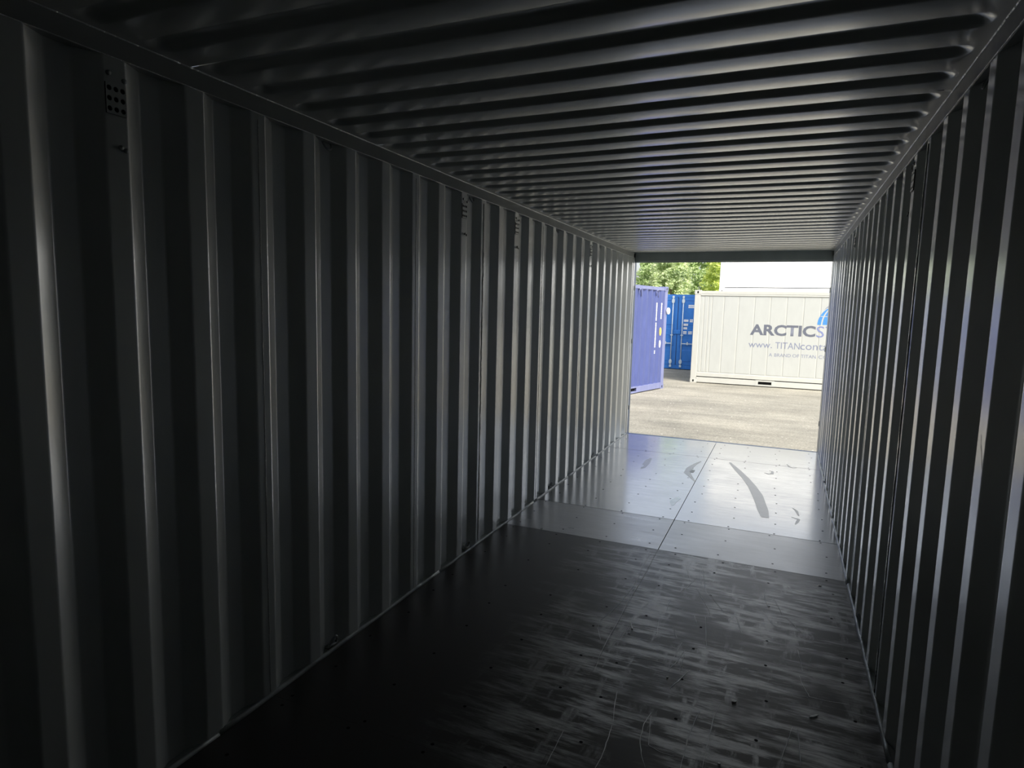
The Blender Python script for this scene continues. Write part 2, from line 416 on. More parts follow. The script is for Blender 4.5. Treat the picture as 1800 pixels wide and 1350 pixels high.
def side_wall(name, sgn, seams, vents, label):
    root = empty(name); tag(root, label, 'wall', kind='structure')
    place = lambda a, b, z: (sgn*a, b, z)
    ks = list(range(-17, 27))
    bounds = [-17] + [s for s in seams] + [26]
    for i in range(len(bounds)-1):
        ka, kb = bounds[i], bounds[i+1]
        poly = []
        y_start = -12.0 if i == 0 else Ek(ka)-0.035
        y_end = -0.04 if kb == 26 else Ek(kb)-0.035
        poly.append((XI, y_start))
        for k in range(ka, kb+1):
            S, Ee = Ek(k)-0.070, Ek(k)
            if S > y_start+0.01: poly.append((XI, S))
            if Ee < y_end-0.01:
                if Ee > y_start+0.01: poly.append((XI, Ee))
                if k < kb: poly += [(XO, Ee+0.068), (XO, Ee+0.140)]
        poly.append((XI, y_end))
        prof = fillet(poly, 0.006)
        sheet('side_panel', prof, 0.004, RAIL_B+0.002, place, M['wall'], root)
    # weld beads on the seams
    for s in seams:
        y = Ek(s)-0.035; m = MB(); rr = random.Random(s*7+int(sgn))
        pts = []; rad = []
        big = s == (10 if sgn < 0 else 7)
        for j in range(60):
            z = 0.02 + 2.30*j/59
            pts.append((sgn*(XI-0.0005), y+rr.uniform(-1, 1)*(0.0035 if big else 0.0010), z)); rad.append((0.0042 if big else 0.0016)*rr.uniform(0.7, 1.2))
        m.tube(pts, rad, 6)
        m.build('weld_seam', M['weld'], root, True)
    # rails
    a, b = sorted((sgn*HALF, sgn*(HALF+0.060)))
    MB().box(a, b, -12.0, 0.10, RAIL_B, RAIL_T).build('top_rail', M['rail'], root, bevel=0.004)
    rr = random.Random(40+int(sgn))
    for (zz, r_) in ((RAIL_T-0.002, 0.0030), (RAIL_B+0.001, 0.0018)):  # pale glossy beads added to draw bright highlight lines along the rail edges
        MB().tube([(sgn*(HALF-0.0005), -12.0+12.05*j/160, zz+rr.uniform(-0.0005, 0.0005)) for j in range(161)], [r_*rr.uniform(0.7, 1.2) for j in range(161)], 6).build('rail_edge_glint', M['weld'], root, True)
    a, b = sorted((sgn*(XI+0.0), sgn*(XI+0.055)))
    MB().box(a, b, -12.0, 0.02, GROUND, 0.006).build('bottom_rail', M['rail'], root)
    # thin sealant strip between floor and wall, laid in lengths
    rr = random.Random(3+int(sgn)); y = -12.0
    while y < -0.02:
        L = min(rr.uniform(0.9, 1.9), -0.015-y); h = 0.009+rr.uniform(0, 0.005)
        a, b = sorted((sgn*(XI-0.009), sgn*(XI+0.004)))
        m = MB(); nn = max(6, int(L/0.09)); i0 = 0
        for j in range(nn+1):
            yy = y + (L-0.006)*j/nn; hh = h*rr.uniform(0.8, 1.15); ii = rr.uniform(-0.0015, 0.0015)
            m.v += [(sgn*(XI-0.010+ii), yy, 0.0005), (sgn*(XI-0.003+ii), yy, hh), (sgn*(XI+0.006), yy, hh), (sgn*(XI+0.006), yy, 0.0005)]
        for j in range(nn):
            for c in range(4):
                c2 = (c+1) % 4; q = (4*j+c, 4*j+4+c, 4*j+4+c2, 4*j+c2); m.f.append(q)
        m.f += [(0, 1, 2, 3), (4*nn+3, 4*nn+2, 4*nn+1, 4*nn)]
        o = m.build('floor_seal', M['sealant'], root, True)
        y += L
    for k in (-6, -1, 4, 9, 15, 20):
        y = Ek(k)+0.104
        lashing_ring(root, sgn, y, True); lashing_ring(root, sgn, y, False)
    for (k, zt) in vents: vent_plate(root, sgn, k, zt)
    return root
wall_left = side_wall('wall_left', -1, [-13, -9, -5, -1, 3, 7, 10, 14, 18, 22], [(1, 2.268), (9, 2.275), (12, 2.275), (19, 2.275)],
                      'corrugated grey steel side wall on the left, with vent holes')
wall_right = side_wall('wall_right', 1, [-13, -9, -5, -1, 7, 11, 15, 19, 23], [(8, 2.275), (17, 2.275)],
                       'corrugated grey steel side wall close on the right')
# dark scratch on a rib of the right wall
p = [(-6.462, 1.355), (-6.470, 1.33), (-6.478, 1.318), (-6.487, 1.300), (-6.500, 1.275)]
m = MB()
for (yy, zz) in p: m.v += [(XI-0.0006, yy, zz+0.003), (XI-0.0006, yy, zz-0.003)]
for j in range(len(p)-1): m.f.append((2*j, 2*j+1, 2*j+3, 2*j+2))
m.build('scratch_mark', M['dark'], wall_right)

# closed end behind the viewer
wb = empty('wall_back'); tag(wb, 'corrugated grey steel end wall closing the container', 'wall', kind='structure')
poly = [(-12.0, -1.19)]
x = -1.10
while x < 1.0:
    poly += [(-12.0, x), (-12.045, x+0.07), (-12.045, x+0.18), (-12.0, x+0.25)]; x += 0.36
poly.append((-12.0, 1.19))
sheet('end_panel', fillet([(-b, -a) for (a, b) in poly], 0.011), 0.0, RAIL_T, lambda a, b, z: (-a, -b, z) if False else (a, -b, z), M['wall'], wb)
MB().box(-1.23, 1.23, -12.12, -12.05, GROUND, 2.50).build('end_frame', M['rail'], wb)

# ------------------------------------------------------------------ setting: roof with pressed ribs
ceil = empty('ceiling', (0, 0, 0)); tag(ceil, 'grey steel roof with rows of pressed cross ribs', 'ceiling', kind='structure')
RIB0, RIBP = -6.97, 0.209            # near lip of a rib, rib pitch
ZR = RAIL_T - 0.001
def sm(t): t = max(0.0, min(1.0, t)); return t*t*(3-2*t)
xs_ = []
for sgn in (-1, 1):
    pass
end = [1.172, 1.150, 1.143, 1.136, 1.128, 1.119, 1.109, 1.098, 1.085, 1.070, 1.050]
mid = [0.8, 0.5, 0.2, 0.0]
xs_ = [-e for e in end] + [-q for q in mid] + [q for q in reversed(mid[:-1])] + [e for e in reversed(end)]
prof_y = [0.0, 0.004, 0.010, 0.017, 0.024, 0.031, 0.037, 0.043, 0.058, 0.066, 0.072, 0.078, 0.085, 0.092, 0.098, 0.103, 0.107, 0.114, 0.124, 0.136, 0.149, 0.162, 0.174, 0.185, 0.194, 0.202, 0.206]
DEPTH = 0.021
def rib_h(x, t):
    """height of the pressing at lateral x, t metres past the near lip"""
    d_end = 1.147 - abs(x)                         # distance inside the end of the rib
    half = 0.053
    c = t - half
    if d_end < half:                               # rounded end
        dd = math.hypot(c, half - d_end); e = half - dd
    else:
        e = half - abs(c)
    h = DEPTH * sm(e/0.046)
    if e <= 0 and 0.106 < t < 0.209 and d_end > 0:       # the strip between two ribs bellies down a little
        u = (t-0.1575)/0.0515
        h -= 0.0034*(1-u*u)*sm(d_end/0.06)
    return h
ks = list(range(-24, 34))
i = 0; sheets = []
while i < len(ks):
    sheets.append(ks[i:i+5]); i += 5
for grp in sheets:
    vs_, fs = [], []; ylist = []
    for k in grp:
        lip = RIB0 + RIBP*k
        for t in prof_y: ylist.append((lip+t, t))
    ylist.append((RIB0+RIBP*(grp[-1]+1)-0.0006, 0.0))
    ylist = [(y, t) for (y, t) in ylist if -12.05 < y < 0.06]
    if not ylist: continue
    m_ = len(xs_)
    for (y, t) in ylist:
        for x in xs_:
            sag = 0.004*math.sin(x*2.3+y*1.1) * (1-abs(x)/1.18)
            vs_.append((x, y, ZR + rib_h(x, t) + sag))
    nlow = len(vs_)
    for a in range(len(ylist)-1):
        for b in range(m_-1):
            q = a*m_+b; fs.append((q, q+m_, q+m_+1, q+1))
    i0 = len(vs_)
    # outer skin a little above, so the sheet has two faces
    for (y, t) in (ylist[0], ylist[-1]):
        vs_ += [(-1.2, y, ZR+0.03), (1.2, y, ZR+0.03)]
    fs.append((i0, i0+1, i0+3, i0+2))
    me = bpy.data.meshes.new('roof_panel'); me.from_pydata(vs_, [], fs); me.update(); me.materials.append(M['roof'])
    for p_ in me.polygons: p_.use_smooth = True
    link_mesh('roof_panel', me, ceil)
    # lap weld between two roof sheets
    y = ylist[-1][0]-0.014
    if y < -0.2:
        mm = MB(); rr = random.Random(int(y*100))
        mm.tube([(-1.14+2.28*j/40, y+rr.uniform(-0.0015, 0.0015), ZR+0.001 + 0.004*math.sin((-1.14+2.28*j/40)*2.3+y*1.1)*(1-abs(-1.14+2.28*j/40)/1.18)) for j in range(41)], 0.0025, 5)
        mm.build('roof_weld', M['weld'], ceil, True)

# ------------------------------------------------------------------ setting: door frame
o = MB().box(-1.17, 1.17, 0.02, 0.13, 2.300, 2.425).build('trim_1', M['header'], None, bevel=0.006)
tag(o, 'dark grey steel door header over the open end', 'door header', kind='structure')
MB().box(-1.17, 1.17, 0.055, 0.075, 2.286, 2.300).build('gasket_lip', M['header'], o)
for i_, sgn in enumerate((-1, 1)):
    a, b = sorted((sgn*1.168, sgn*1.226))
    m = MB().box(a, b, -0.045, 0.14, GROUND, 2.425)
    o = m.build('trim_%d' % (i_+2), M['post'] if sgn < 0 else M['rail'], None, bevel=0.004)
    tag(o, 'blue-grey corner post at the left edge of the opening' if sgn < 0 else 'grey corner post at the right edge of the opening', 'corner post', kind='structure')
    a, b = sorted((sgn*1.166, sgn*1.170))
    MB().box(a, b, -0.045, 0.012, 0.012, RAIL_B-0.002).build('post_plate', M['wall'], o)
    for zz in (0.35, 1.25, 1.95):
        a, b = sorted((sgn*1.160, sgn*1.168))
        MB().box(a, b, 0.04, 0.075, zz-0.03, zz+0.03).build('lashing_lug', M['lash'], o)
o = MB().box(-1.17, 1.17, 0.004, 0.13, GROUND, -0.012).build('trim_4', M['post'], None, bevel=0.004)
tag(o, 'steel door sill along the end of the plywood floor', 'door sill', kind='structure')

# ------------------------------------------------------------------ setting: floor of plywood panels
fl = MB().box(-1.168, 1.168, -12.0, 0.0, -0.10, -0.030).build('floor', M['sub'])
tag(fl, 'dark coated plywood floor with screws, seams and scuffs', 'floor', kind='structure')
G = 0.0022
def panel(x0, x1, y0, y1, mat, g=G):
    gl, gr = (0.0 if x0 < -1 else g), (0.0 if x1 > 1 else g)
    return MB().box(x0+gl, x1-gr, y0+g, y1-g, -0.0295, 0.0).build('plywood_panel', mat, fl, bevel=0.0006+g*0.4)
LB = 1.164
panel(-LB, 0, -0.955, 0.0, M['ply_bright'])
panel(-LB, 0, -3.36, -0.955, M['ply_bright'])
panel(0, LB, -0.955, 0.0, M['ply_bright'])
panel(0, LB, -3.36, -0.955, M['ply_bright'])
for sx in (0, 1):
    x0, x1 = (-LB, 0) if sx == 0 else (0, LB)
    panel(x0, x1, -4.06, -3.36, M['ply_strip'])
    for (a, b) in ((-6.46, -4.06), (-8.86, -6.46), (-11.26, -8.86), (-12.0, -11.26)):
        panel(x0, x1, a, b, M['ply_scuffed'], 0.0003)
# screw heads, countersunk rows on the cross members
m = MB()
rows = [-0.14, -0.36, -0.65, -0.92, -0.99, -1.27, -1.56, -1.97, -2.22, -2.50, -2.79, -3.09, -3.33, -3.39, -3.67, -3.97, -4.10, -4.30, -4.64, -5.06, -5.30, -5.59, -5.88, -6.18, -6.43, -6.49, -6.8, -7.1]
rr = random.Random(5)
for y in rows:
    for x in (0.10, 0.41, 0.73, 1.07):
        for s in (-1, 1):
            cx, cy = s*x + rr.uniform(-0.025, 0.025), y + rr.uniform(-0.006, 0.006); i = len(m.v); R_ = 0.0075
            for j in range(8):
                a = 2*math.pi*j/8; m.v.append((cx+R_*math.cos(a), cy+R_*math.sin(a), 0.0006))
            m.f.append(tuple(range(i, i+8)))
tag(m.build('screw_heads', M['screw'], fl), 'dark screw heads in rows across the floor', kind='stuff')

# scuffs, stains and scratches traced on the floor
def fpt(px, py): q = on_floor(px, py); return (q.x, q.y)
def patch(name, mat, pix, z=0.0007):
    pts = [fpt(*p) for p in pix]; m = MB()
    m.v = [(x, y, z) for x, y in pts]; m.f = [tuple(range(len(pts)))]
    o = m.build(name, mat, fl)
    if o.data.polygons[0].normal.z < 0: o.data.flip_normals()
    return o
def stroke(name, mat, pix, w, z=0.0008):
    pts = [fpt(*p) for p in pix]
    return MB().ribbon(pts, w, z).build(name, mat, fl)
stroke('skid_mark', M['mark'], [(1283, 813), (1296, 826), (1310, 840), (1322, 855), (1331, 870), (1337, 885), (1341, 897), (1345, 910)],
       [0.012, 0.03, 0.034, 0.040, 0.048, 0.044, 0.044, 0.03])
patch('footprint_mark', M['mark'], [(1129, 816), (1135, 809), (1143, 805), (1146, 806), (1142, 814), (1134, 822), (1127, 824), (1126, 822), (1133, 818)])
stroke('scuff_mark', M['mark'], [(1343, 831), (1350, 833), (1357, 833), (1358, 829), (1352, 827)], [0.006, 0.02, 0.018, 0.012, 0.004])
stroke('scuff_mark', M['mark'], [(1383, 816), (1388, 821), (1395, 823), (1402, 822)], [0.004, 0.013, 0.010, 0.003])
stroke('scuff_mark', M['mark'], [(1393, 893), (1400, 898), (1404, 907)], [0.004, 0.012, 0.006])
stroke('scuff_mark', M['mark'], [(1391, 909), (1404, 913), (1402, 917), (1398, 922)], [0.004, 0.012, 0.012, 0.004])
stroke('scuff_mark', M['mark'], [(1232, 811), (1222, 816), (1212, 823), (1208, 831), (1214, 838), (1221, 846)], [0.01, 0.02, 0.03, 0.035, 0.02, 0.008])
patch('pale_chip_mark', M['sealant'], [(1212, 829), (1216, 825), (1222, 827), (1219, 831), (1213, 831)], 0.0011)
patch('blue_stain', M['stain_blue'], [(1177, 881), (1184, 876), (1192, 873), (1197, 877), (1190, 882), (1185, 888), (1181, 889)])
SCR = [([(1206, 992), (1210, 1010), (1215, 1022)], 1.6), ([(1235, 996), (1238, 1020), (1241, 1042)], 1.5), ([(1224, 1017), (1210, 1030), (1197, 1042)], 1.2),
       ([(1225, 1035), (1236, 1055), (1246, 1072), (1250, 1085)], 1.4), ([(1247, 1045), (1263, 1065), (1275, 1080)], 1.2), ([(1180, 1052), (1174, 1062), (1172, 1072)], 1.5),
       ([(1109, 1094), (1110, 1101), (1113, 1109)], 2.2), ([(1182, 1100), (1187, 1113), (1190, 1122)], 1.3), ([(1221, 1083), (1225, 1098)], 2.0),
       ([(1204, 1143), (1190, 1163), (1173, 1179)], 1.6), ([(1204, 1145), (1199, 1165), (1194, 1183)], 1.2), ([(1213, 1178), (1197, 1192), (1176, 1212)], 2.2),
       ([(1080, 1149), (1120, 1156), (1160, 1164), (1215, 1179), (1270, 1190)], 1.2), ([(1070, 1124), (1110, 1132), (1150, 1143)], 0.9),
       ([(1290, 1197), (1340, 1206), (1390, 1220), (1421, 1226)], 1.0), ([(1402, 1142), (1408, 1166), (1411, 1180)], 1.0), ([(1405, 1188), (1411, 1204), (1423, 1225), (1460, 1234), (1492, 1238)], 1.2),
       ([(1358, 1050), (1370, 1070), (1375, 1080)], 1.4), ([(1345, 1035), (1343, 1050), (1352, 1070)], 1.3), ([(1339, 1073), (1352, 1090), (1362, 1102), (1380, 1103)], 1.2),
       ([(1380, 1084), (1395, 1098), (1400, 1105), (1412, 1113), (1425, 1114)], 1.6), ([(1294, 1084), (1299, 1100), (1303, 1112)], 2.0),
       ([(1145, 1253), (1132, 1272), (1125, 1300), (1127, 1325), (1134, 1350)], 1.6), ([(1144, 1258), (1142, 1285), (1140, 1310), (1160, 1322), (1185, 1330)], 1.3),
       ([(1230, 1250), (1220, 1270), (1210, 1295), (1202, 1325), (1196, 1352)], 2.0), ([(1267, 1235), (1255, 1260), (1245, 1300), (1235, 1350)], 1.6),
       ([(1076, 1275), (1068, 1300), (1060, 1325), (1046, 1350)], 1.6), ([(990, 1285), (975, 1315), (960, 1345)], 1.3), ([(1085, 1215), (1080, 1240), (1078, 1270)], 1.0),
       ([(1401, 1280), (1405, 1310), (1408, 1350)], 1.5), ([(1393, 1278), (1382, 1310), (1368, 1350)], 1.4), ([(1310, 1175), (1338, 1180)], 1.8),
       ([(1153, 970), (1140, 1000), (1128, 1020), (1105, 1055), (1090, 1085), (1070, 1120), (1055, 1150), (1045, 1180)], 1.2),
       ([(1144, 972), (1130, 995), (1118, 1025), (1090, 1060), (1070, 1080), (1055, 1090), (1051, 1105), (1056, 1125)], 1.1), ([(1110, 1090), (1098, 1112), (1090, 1125)], 0.9),
       ([(1455, 1059), (1485, 1063)], 1.2), ([(1000, 1073), (1050, 1084)], 0.9), ([(1145, 1055), (1130, 1070)], 0.9), ([(1160, 1085), (1156, 1103), (1155, 1120)], 0.9),
       ([(1231, 1000), (1233, 1030)], 0.8), ([(1240, 1085), (1242, 1140)], 1.2), ([(1199, 1130), (1185, 1155)], 1.4)]
m = MB()
for pix, wpx in SCR:
    pts = []
    for a in range(len(pix)-1):
        for j in range(4):
            u = j/4; pts.append((pix[a][0]*(1-u)+pix[a+1][0]*u, pix[a][1]*(1-u)+pix[a+1][1]*u))
    pts.append(pix[-1]); rr = random.Random(len(pts)+pix[0][0])
    q = [fpt(x+rr.uniform(-0.5, 0.5), y+rr.uniform(-0.5, 0.5)) for x, y in pts]
    wd = [0.00135*wpx*(0.35+0.65*math.sin(math.pi*(j+0.5)/len(q)))*rr.uniform(0.6, 1.1) for j in range(len(q))]
    m.ribbon(q, wd, 0.0009)
tag(m.build('floor_scratches', M['scratch'], fl), 'pale scratches across the worn plywood', kind='stuff')

# bits lying on the floor
def chip(px, py, L, Wd, H, ang, label, name='wood_chip', mat='chip'):
    c = on_floor(px, py); rr = random.Random(px)
    m = MB(); pts = []
    for j in range(8):
        a = 2*math.pi*j/8; pts.append((0.5*L*math.cos(a)*rr.uniform(0.8, 1.1), 0.5*Wd*math.sin(a)*rr.uniform(0.8, 1.1)))
    m.prism(pts, 2, 0.0, H)
    o = m.build(name, M[mat])
    b_ = bmesh.new(); b_.from_mesh(o.data); bmesh.ops.recalc_face_normals(b_, faces=b_.faces); b_.to_mesh(o.data); b_.free()
    o.location = (c.x, c.y, 0.0012); o.rotation_euler = (0, 0, ang)
    tag(o, label, 'debris', 'bits lying on the floor')
chip(1430, 1260, 0.046, 0.011, 0.004, 0.75, 'thin pale wood splinter lying on the floor near right wall', 'wood_splinter')
chip(1290, 1234, 0.020, 0.018, 0.006, 0.2, 'small white chip standing out on the dark floor, beside scratches')
chip(1173, 1191, 0.012, 0.012, 0.003, 0.2, 'tiny white crumb beside the long bright diagonal scratch')
chip(1264, 1343, 0.012, 0.012, 0.003, 0.9, 'tiny pale crumb at the bottom edge of the photo')
chip(1111, 1104, 0.034, 0.010, 0.003, 1.9, 'curled pale shaving left of centre on the worn floor', 'wood_shaving')
chip(1441, 1030, 0.018, 0.014, 0.003, 0.4, 'small pale fleck on the worn floor below the smooth strip')
chip(952, 929, 0.020, 0.014, 0.003, 0.4, 'small pale fleck on the seam close to the left wall')

# ------------------------------------------------------------------ freight containers in the yard
CL, CW, CH = 6.058, 2.438, 2.591
def text_mesh(body, mat, parent, x0, x1, z0, z1, y, name='lettering', bold=0.0, shear=0.0, ref=None):
    """lettering on the side that faces -y of the container; ref: characters whose cap height sets the size"""
    cu = bpy.data.curves.new('txt', 'FONT'); cu.body = body; cu.size = 1.0; cu.extrude = 0.0; cu.offset = bold; cu.shear = shear
    cu.resolution_u = 3
    ob = bpy.data.objects.new('txt', cu); col.objects.link(ob)
    dg = bpy.context.evaluated_depsgraph_get()
    me = bpy.data.meshes.new_from_object(ob.evaluated_get(dg)); bpy.data.objects.remove(ob)
    xs = [v.co.x for v in me.vertices]; ys = [v.co.y for v in me.vertices]
    ax, bx, ay, by = min(xs), max(xs), min(ys), max(ys)
    for v in me.vertices:
        v.co = Vector((x0+(v.co.x-ax)/(bx-ax)*(x1-x0), y, z0+(v.co.y-ay)/(by-ay)*(z1-z0)))
    me.materials.clear(); me.materials.append(mat); me.name = name
    return link_mesh(name, me, parent)

def decal(name, mat, parent, x0, x1, z0, z1, y, t=0.002):
    return MB().box(x0, x1, y-t, y, z0, z1).build(name, mat, parent)

def corner_casting(parent, x, y, z, mat):
    m = MB().box(x-0.089, x+0.089, y-0.081, y+0.081, z-0.059, z+0.059)
    o = m.build('corner_casting', mat, parent, bevel=0.006)
    sy = -1 if y < 1 else 1
    pts = [(x+0.022*math.cos(2*math.pi*j/10), z+0.036*math.sin(2*math.pi*j/10)) for j in range(10)]
    MB().prism(pts, 1, y+sy*0.0805, y+sy*0.0825).build('casting_hole', M['dark'], o)
    return o

def corr(parent, a0, a1, z0, z1, place, mat, name='side_panel', pitch=0.278, depth=0.036):
    poly = [(0.0, a0)]; a = a0 + 0.05
    s = pitch/0.278
    while a + 0.278*s < a1 - 0.02:
        poly += [(0.0, a), (-depth, a+0.068*s), (-depth, a+0.140*s), (0.0, a+0.208*s)]; a += 0.278*s
    poly.append((0.0, a1))
    return sheet(name, fillet(poly, 0.010, 2), z0, z1, place, mat, parent, zseg=1)

def container(name, loc, rz, mats, side, label, cat='shipping container', group=None, near_end='corr', pockets=True, L=CL, pk=(1.72, 3.96), pw=0.38):
    body, rail, panel_mat = mats
    root = empty(name, loc, rz); tag(root, label, cat, group)
    ps = 0.16
    for x in (0.085, L-0.085):
        for y in (0.08, CW-0.08):
            MB().box(x-0.08, x+0.08, y-0.075, y+0.075, 0.11, CH-0.11).build('corner_post', rail, root, bevel=0.012)
            for z in (0.059, CH-0.059): corner_casting(root, x + (0.004 if x < 1 else -0.004), y + (0.001 if y < 1 else -0.001), z, rail)
    for y in (0.05, CW-0.05):
        s = 1 if y < 1 else -1
        MB().box(0.17, L-0.17, y-0.035, y+0.035, CH-0.105, CH-0.025).build('top_rail', rail, root, bevel=0.006)
        # bottom rail broken by two forklift pockets
        if pockets:
            segs = [(0.17, pk[0]), (pk[0]+pw, pk[1]), (pk[1]+pw, L-0.17)]
        else:
            segs = [(0.17, L-0.17)]
        for (a, b) in segs: MB().box(a, b, y-0.045, y+0.045, 0.022, 0.165).build('bottom_rail', rail, root, bevel=0.005)
    if pockets:
        for a in pk:
            for y0, y1 in ((-0.002+0.004, 0.12), (CW-0.12, CW-0.002)):
                m = MB(); m.box(a-0.07, a, y0, y1, 0.022, 0.175); m.box(a+pw, a+pw+0.07, y0, y1, 0.022, 0.175); m.box(a, a+pw, y0, y1, 0.140, 0.175); m.box(a, a+pw, y0, y1, 0.022, 0.060)
                m.build('pocket_frame', rail, root)
            MB().box(a, a+pw, 0.05, CW-0.05, 0.062, 0.139).build('fork_pocket', M['dark'], root)
    for x in (0.06, L-0.06):
        MB().box(x-0.045, x+0.045, 0.16, CW-0.16, CH-0.12, CH-0.03).build('end_rail', rail, root)
        MB().box(x-0.045, x+0.045, 0.16, CW-0.16, 0.022, 0.16).build('end_sill', rail, root)
    MB().box(0.05, L-0.05, 0.03, CW-0.03, CH-0.045, CH-0.02).build('roof', body, root)
    MB().box(0.05, L-0.05, 0.06, CW-0.06, 0.14, 0.18).build('base', M['sub'], root)
    # sides
    if side == 'corr':
        corr(root, 0.165, L-0.165, 0.16, CH-0.10, lambda a, b, z: (b, 0.022-a, z), panel_mat)
    # far side and ends
    corr(root, 0.165, L-0.165, 0.16, CH-0.10, lambda a, b, z: (b, CW-0.022+a, z), panel_mat)
    corr(root, 0.155, CW-0.155, 0.16, CH-0.11, lambda a, b, z: (L-0.022+a, b, z), panel_mat, 'end_panel')
    if near_end == 'corr':
        corr(root, 0.155, CW-0.155, 0.16, CH-0.11, lambda a, b, z: (0.022-a, b, z), panel_mat, 'end_panel')
    return root

# --- cream refrigerated container right outside, its long side to the viewer
RX, RY = -1.665, 9.965
def reefer_side(root, mats, L=CL):
    """insulated side: wide flat panels between narrow vertical ribs, stepped sill"""
    body, rail, pm = mats
    rel = [-1.397, -1.275, -1.185, -0.870, -0.487, -0.081, 0.317, 0.721, 1.132, 1.53, 1.93, 2.33, 2.73, 3.13, 3.53, 3.90, 4.12]
    xs = [0.165] + [x - RX for x in rel] + [L-0.165]
    MB().box(0.15, L-0.15, 0.030, 0.060, 0.20, CH-0.10).build('side_skin', rail, root)
    for k in range(len(xs)-1):
        a, b = xs[k]+0.014, xs[k+1]-0.014
        MB().box(a, b, 0.024, 0.034, 0.325, CH-0.155).build('side_panel', pm, root, bevel=0.004)
    MB().box(0.165, L-0.165, 0.018, 0.034, 0.188, 0.30).build('kick_plate', rail, root, bevel=0.008)
    MB().box(0.165, L-0.165, 0.006, 0.034, CH-0.150, CH-0.112).build('cap_strip', rail, root, bevel=0.006)
    return root
mr = (M['reefer'], M['reefer'], M['reefer_groove'])
wr = container('shipping_container', (RX, RY, GROUND), 0.0, mr, 'reefer',
               'cream white insulated container with grey lettering and blue globe, its long side facing the opening', near_end='corr', pk=(1.805, 3.93), pw=0.34)
reefer_side(wr, mr)
TY = 0.0225
def lx(X): return X - RX
def lz(Z): return Z - GROUND
text_mesh('ARCTIC', M['print_grey'], wr, lx(-0.153), lx(1.455), lz(1.098), lz(1.392), TY, bold=0.034)
text_mesh('STORE', M['print_slate'], wr, lx(1.475), lx(2.86), lz(1.094), lz(1.388), TY)
text_mesh('www.', M['print_lgrey'], wr, lx(-0.170), lx(0.425), lz(0.762), lz(0.878), TY)
text_mesh('TITAN', M['print_lgrey'], wr, lx(0.505), lx(1.105), lz(0.757), lz(0.930), TY)
text_mesh('containers.com', M['print_lgrey'], wr, lx(1.120), lx(2.95), lz(0.757), lz(0.940), TY)
for word, a, b in (('A', 0.362, 0.445), ('BRAND', 0.50, 0.905), ('OF', 0.945, 1.11), ('TITAN', 1.15, 1.51), ('CONTAINERS', 1.57, 2.50)):
    text_mesh(word, M['print_lgrey'], wr, lx(a), lx(b), lz(0.540), lz(0.628), TY)
# half globe emblem, cells between white meridians and parallels
m = MB(); gx, gz, R_ = lx(2.005), lz(1.425), 0.525
rings = [(0.0, 0.40), (0.435, 0.80), (0.835, 0.985)]
mer = [-1.0, -0.80, -0.40, 0.0, 0.40, 0.80, 1.0]
for (h0, h1) in rings:
    for j in range(len(mer)-1):
        a, b = mer[j], mer[j+1]; i = len(m.v); st = 6
        ga = 0.018 if mer[j] > -1 else 0; gb = 0.018 if mer[j+1] < 1 else 0
        for q in range(st+1):
            h = h0+(h1-h0)*q/st; wd = math.sqrt(max(0, 1-h*h))
            xa, xb = a*wd*R_+ga, b*wd*R_-gb
            if xb < xa: xa = xb = (xa+xb)/2
            m.v += [(gx+xa, TY, gz+h*R_), (gx+xb, TY, gz+h*R_)]
        for q in range(st): m.f.append((i+2*q, i+2*q+1, i+2*q+3, i+2*q+2))
m.build('globe_emblem', M['print_blue'], wr)
m = MB()
for j in range(25):
    a = math.radians(96 + 40*j/24); i = len(m.v)
    w_ = 0.028*math.sin(math.pi*j/24)
    m.v += [(gx+(R_+0.02)*math.cos(a), TY, gz+(R_+0.02)*math.sin(a)), (gx+(R_+0.02+w_)*math.cos(a), TY, gz+(R_+0.02+w_)*math.sin(a))]
    if j: m.f.append((i-2, i, i+1, i-1))
m.build('emblem_arc', M['print_lgrey'], wr)

# --- second row behind it: two white containers stacked
mw = (M['white2'], M['white2'], M['white2'])
RX2, RY2 = -1.262, 12.46
for lvl in (0, 1):
    c = container('shipping_container', (RX2, RY2, GROUND + lvl*CH), 0.0, mw, 'reefer',
                  'white container at the bottom of the back stack, behind the cream container' if lvl == 0 else 'plain bright white container stacked on top, above and behind the cream container',
                  pockets=False)
    reefer_side(c, mw)

# --- violet blue container on the left, corrugated side
TH = math.atan2(0.968, 0.25)
dx, dy = math.cos(TH), math.sin(TH)
vx, vy = -2.068 - CL*dx, 8.045 - CL*dy
mv = (M['violet'], M['violet_l'], M['violet'])
vc = container('shipping_container', (vx, vy, GROUND), TH, mv, 'corr',
               'violet-blue corrugated container cut off by the left edge of the opening', pockets=True, pk=(1.53, 4.235), pw=0.295)
yS = 0.0195
def glyphs(parent, s0, z0, z1, wd, seed, y=yS):
    """small upright lettering, too far off to read: one dash per sign"""
    rr = random.Random(seed); z = z1; m = MB()
    while z - 0.05 > z0:
        h = rr.uniform(0.03, 0.05); ww = wd*rr.uniform(0.75, 1.0)
        m.box(s0-ww/2, s0+ww/2, y-0.002, y, z-h, z); z -= h + rr.choice((0.008, 0.008, 0.012))
    return m.build('print', M['print_w'], parent)
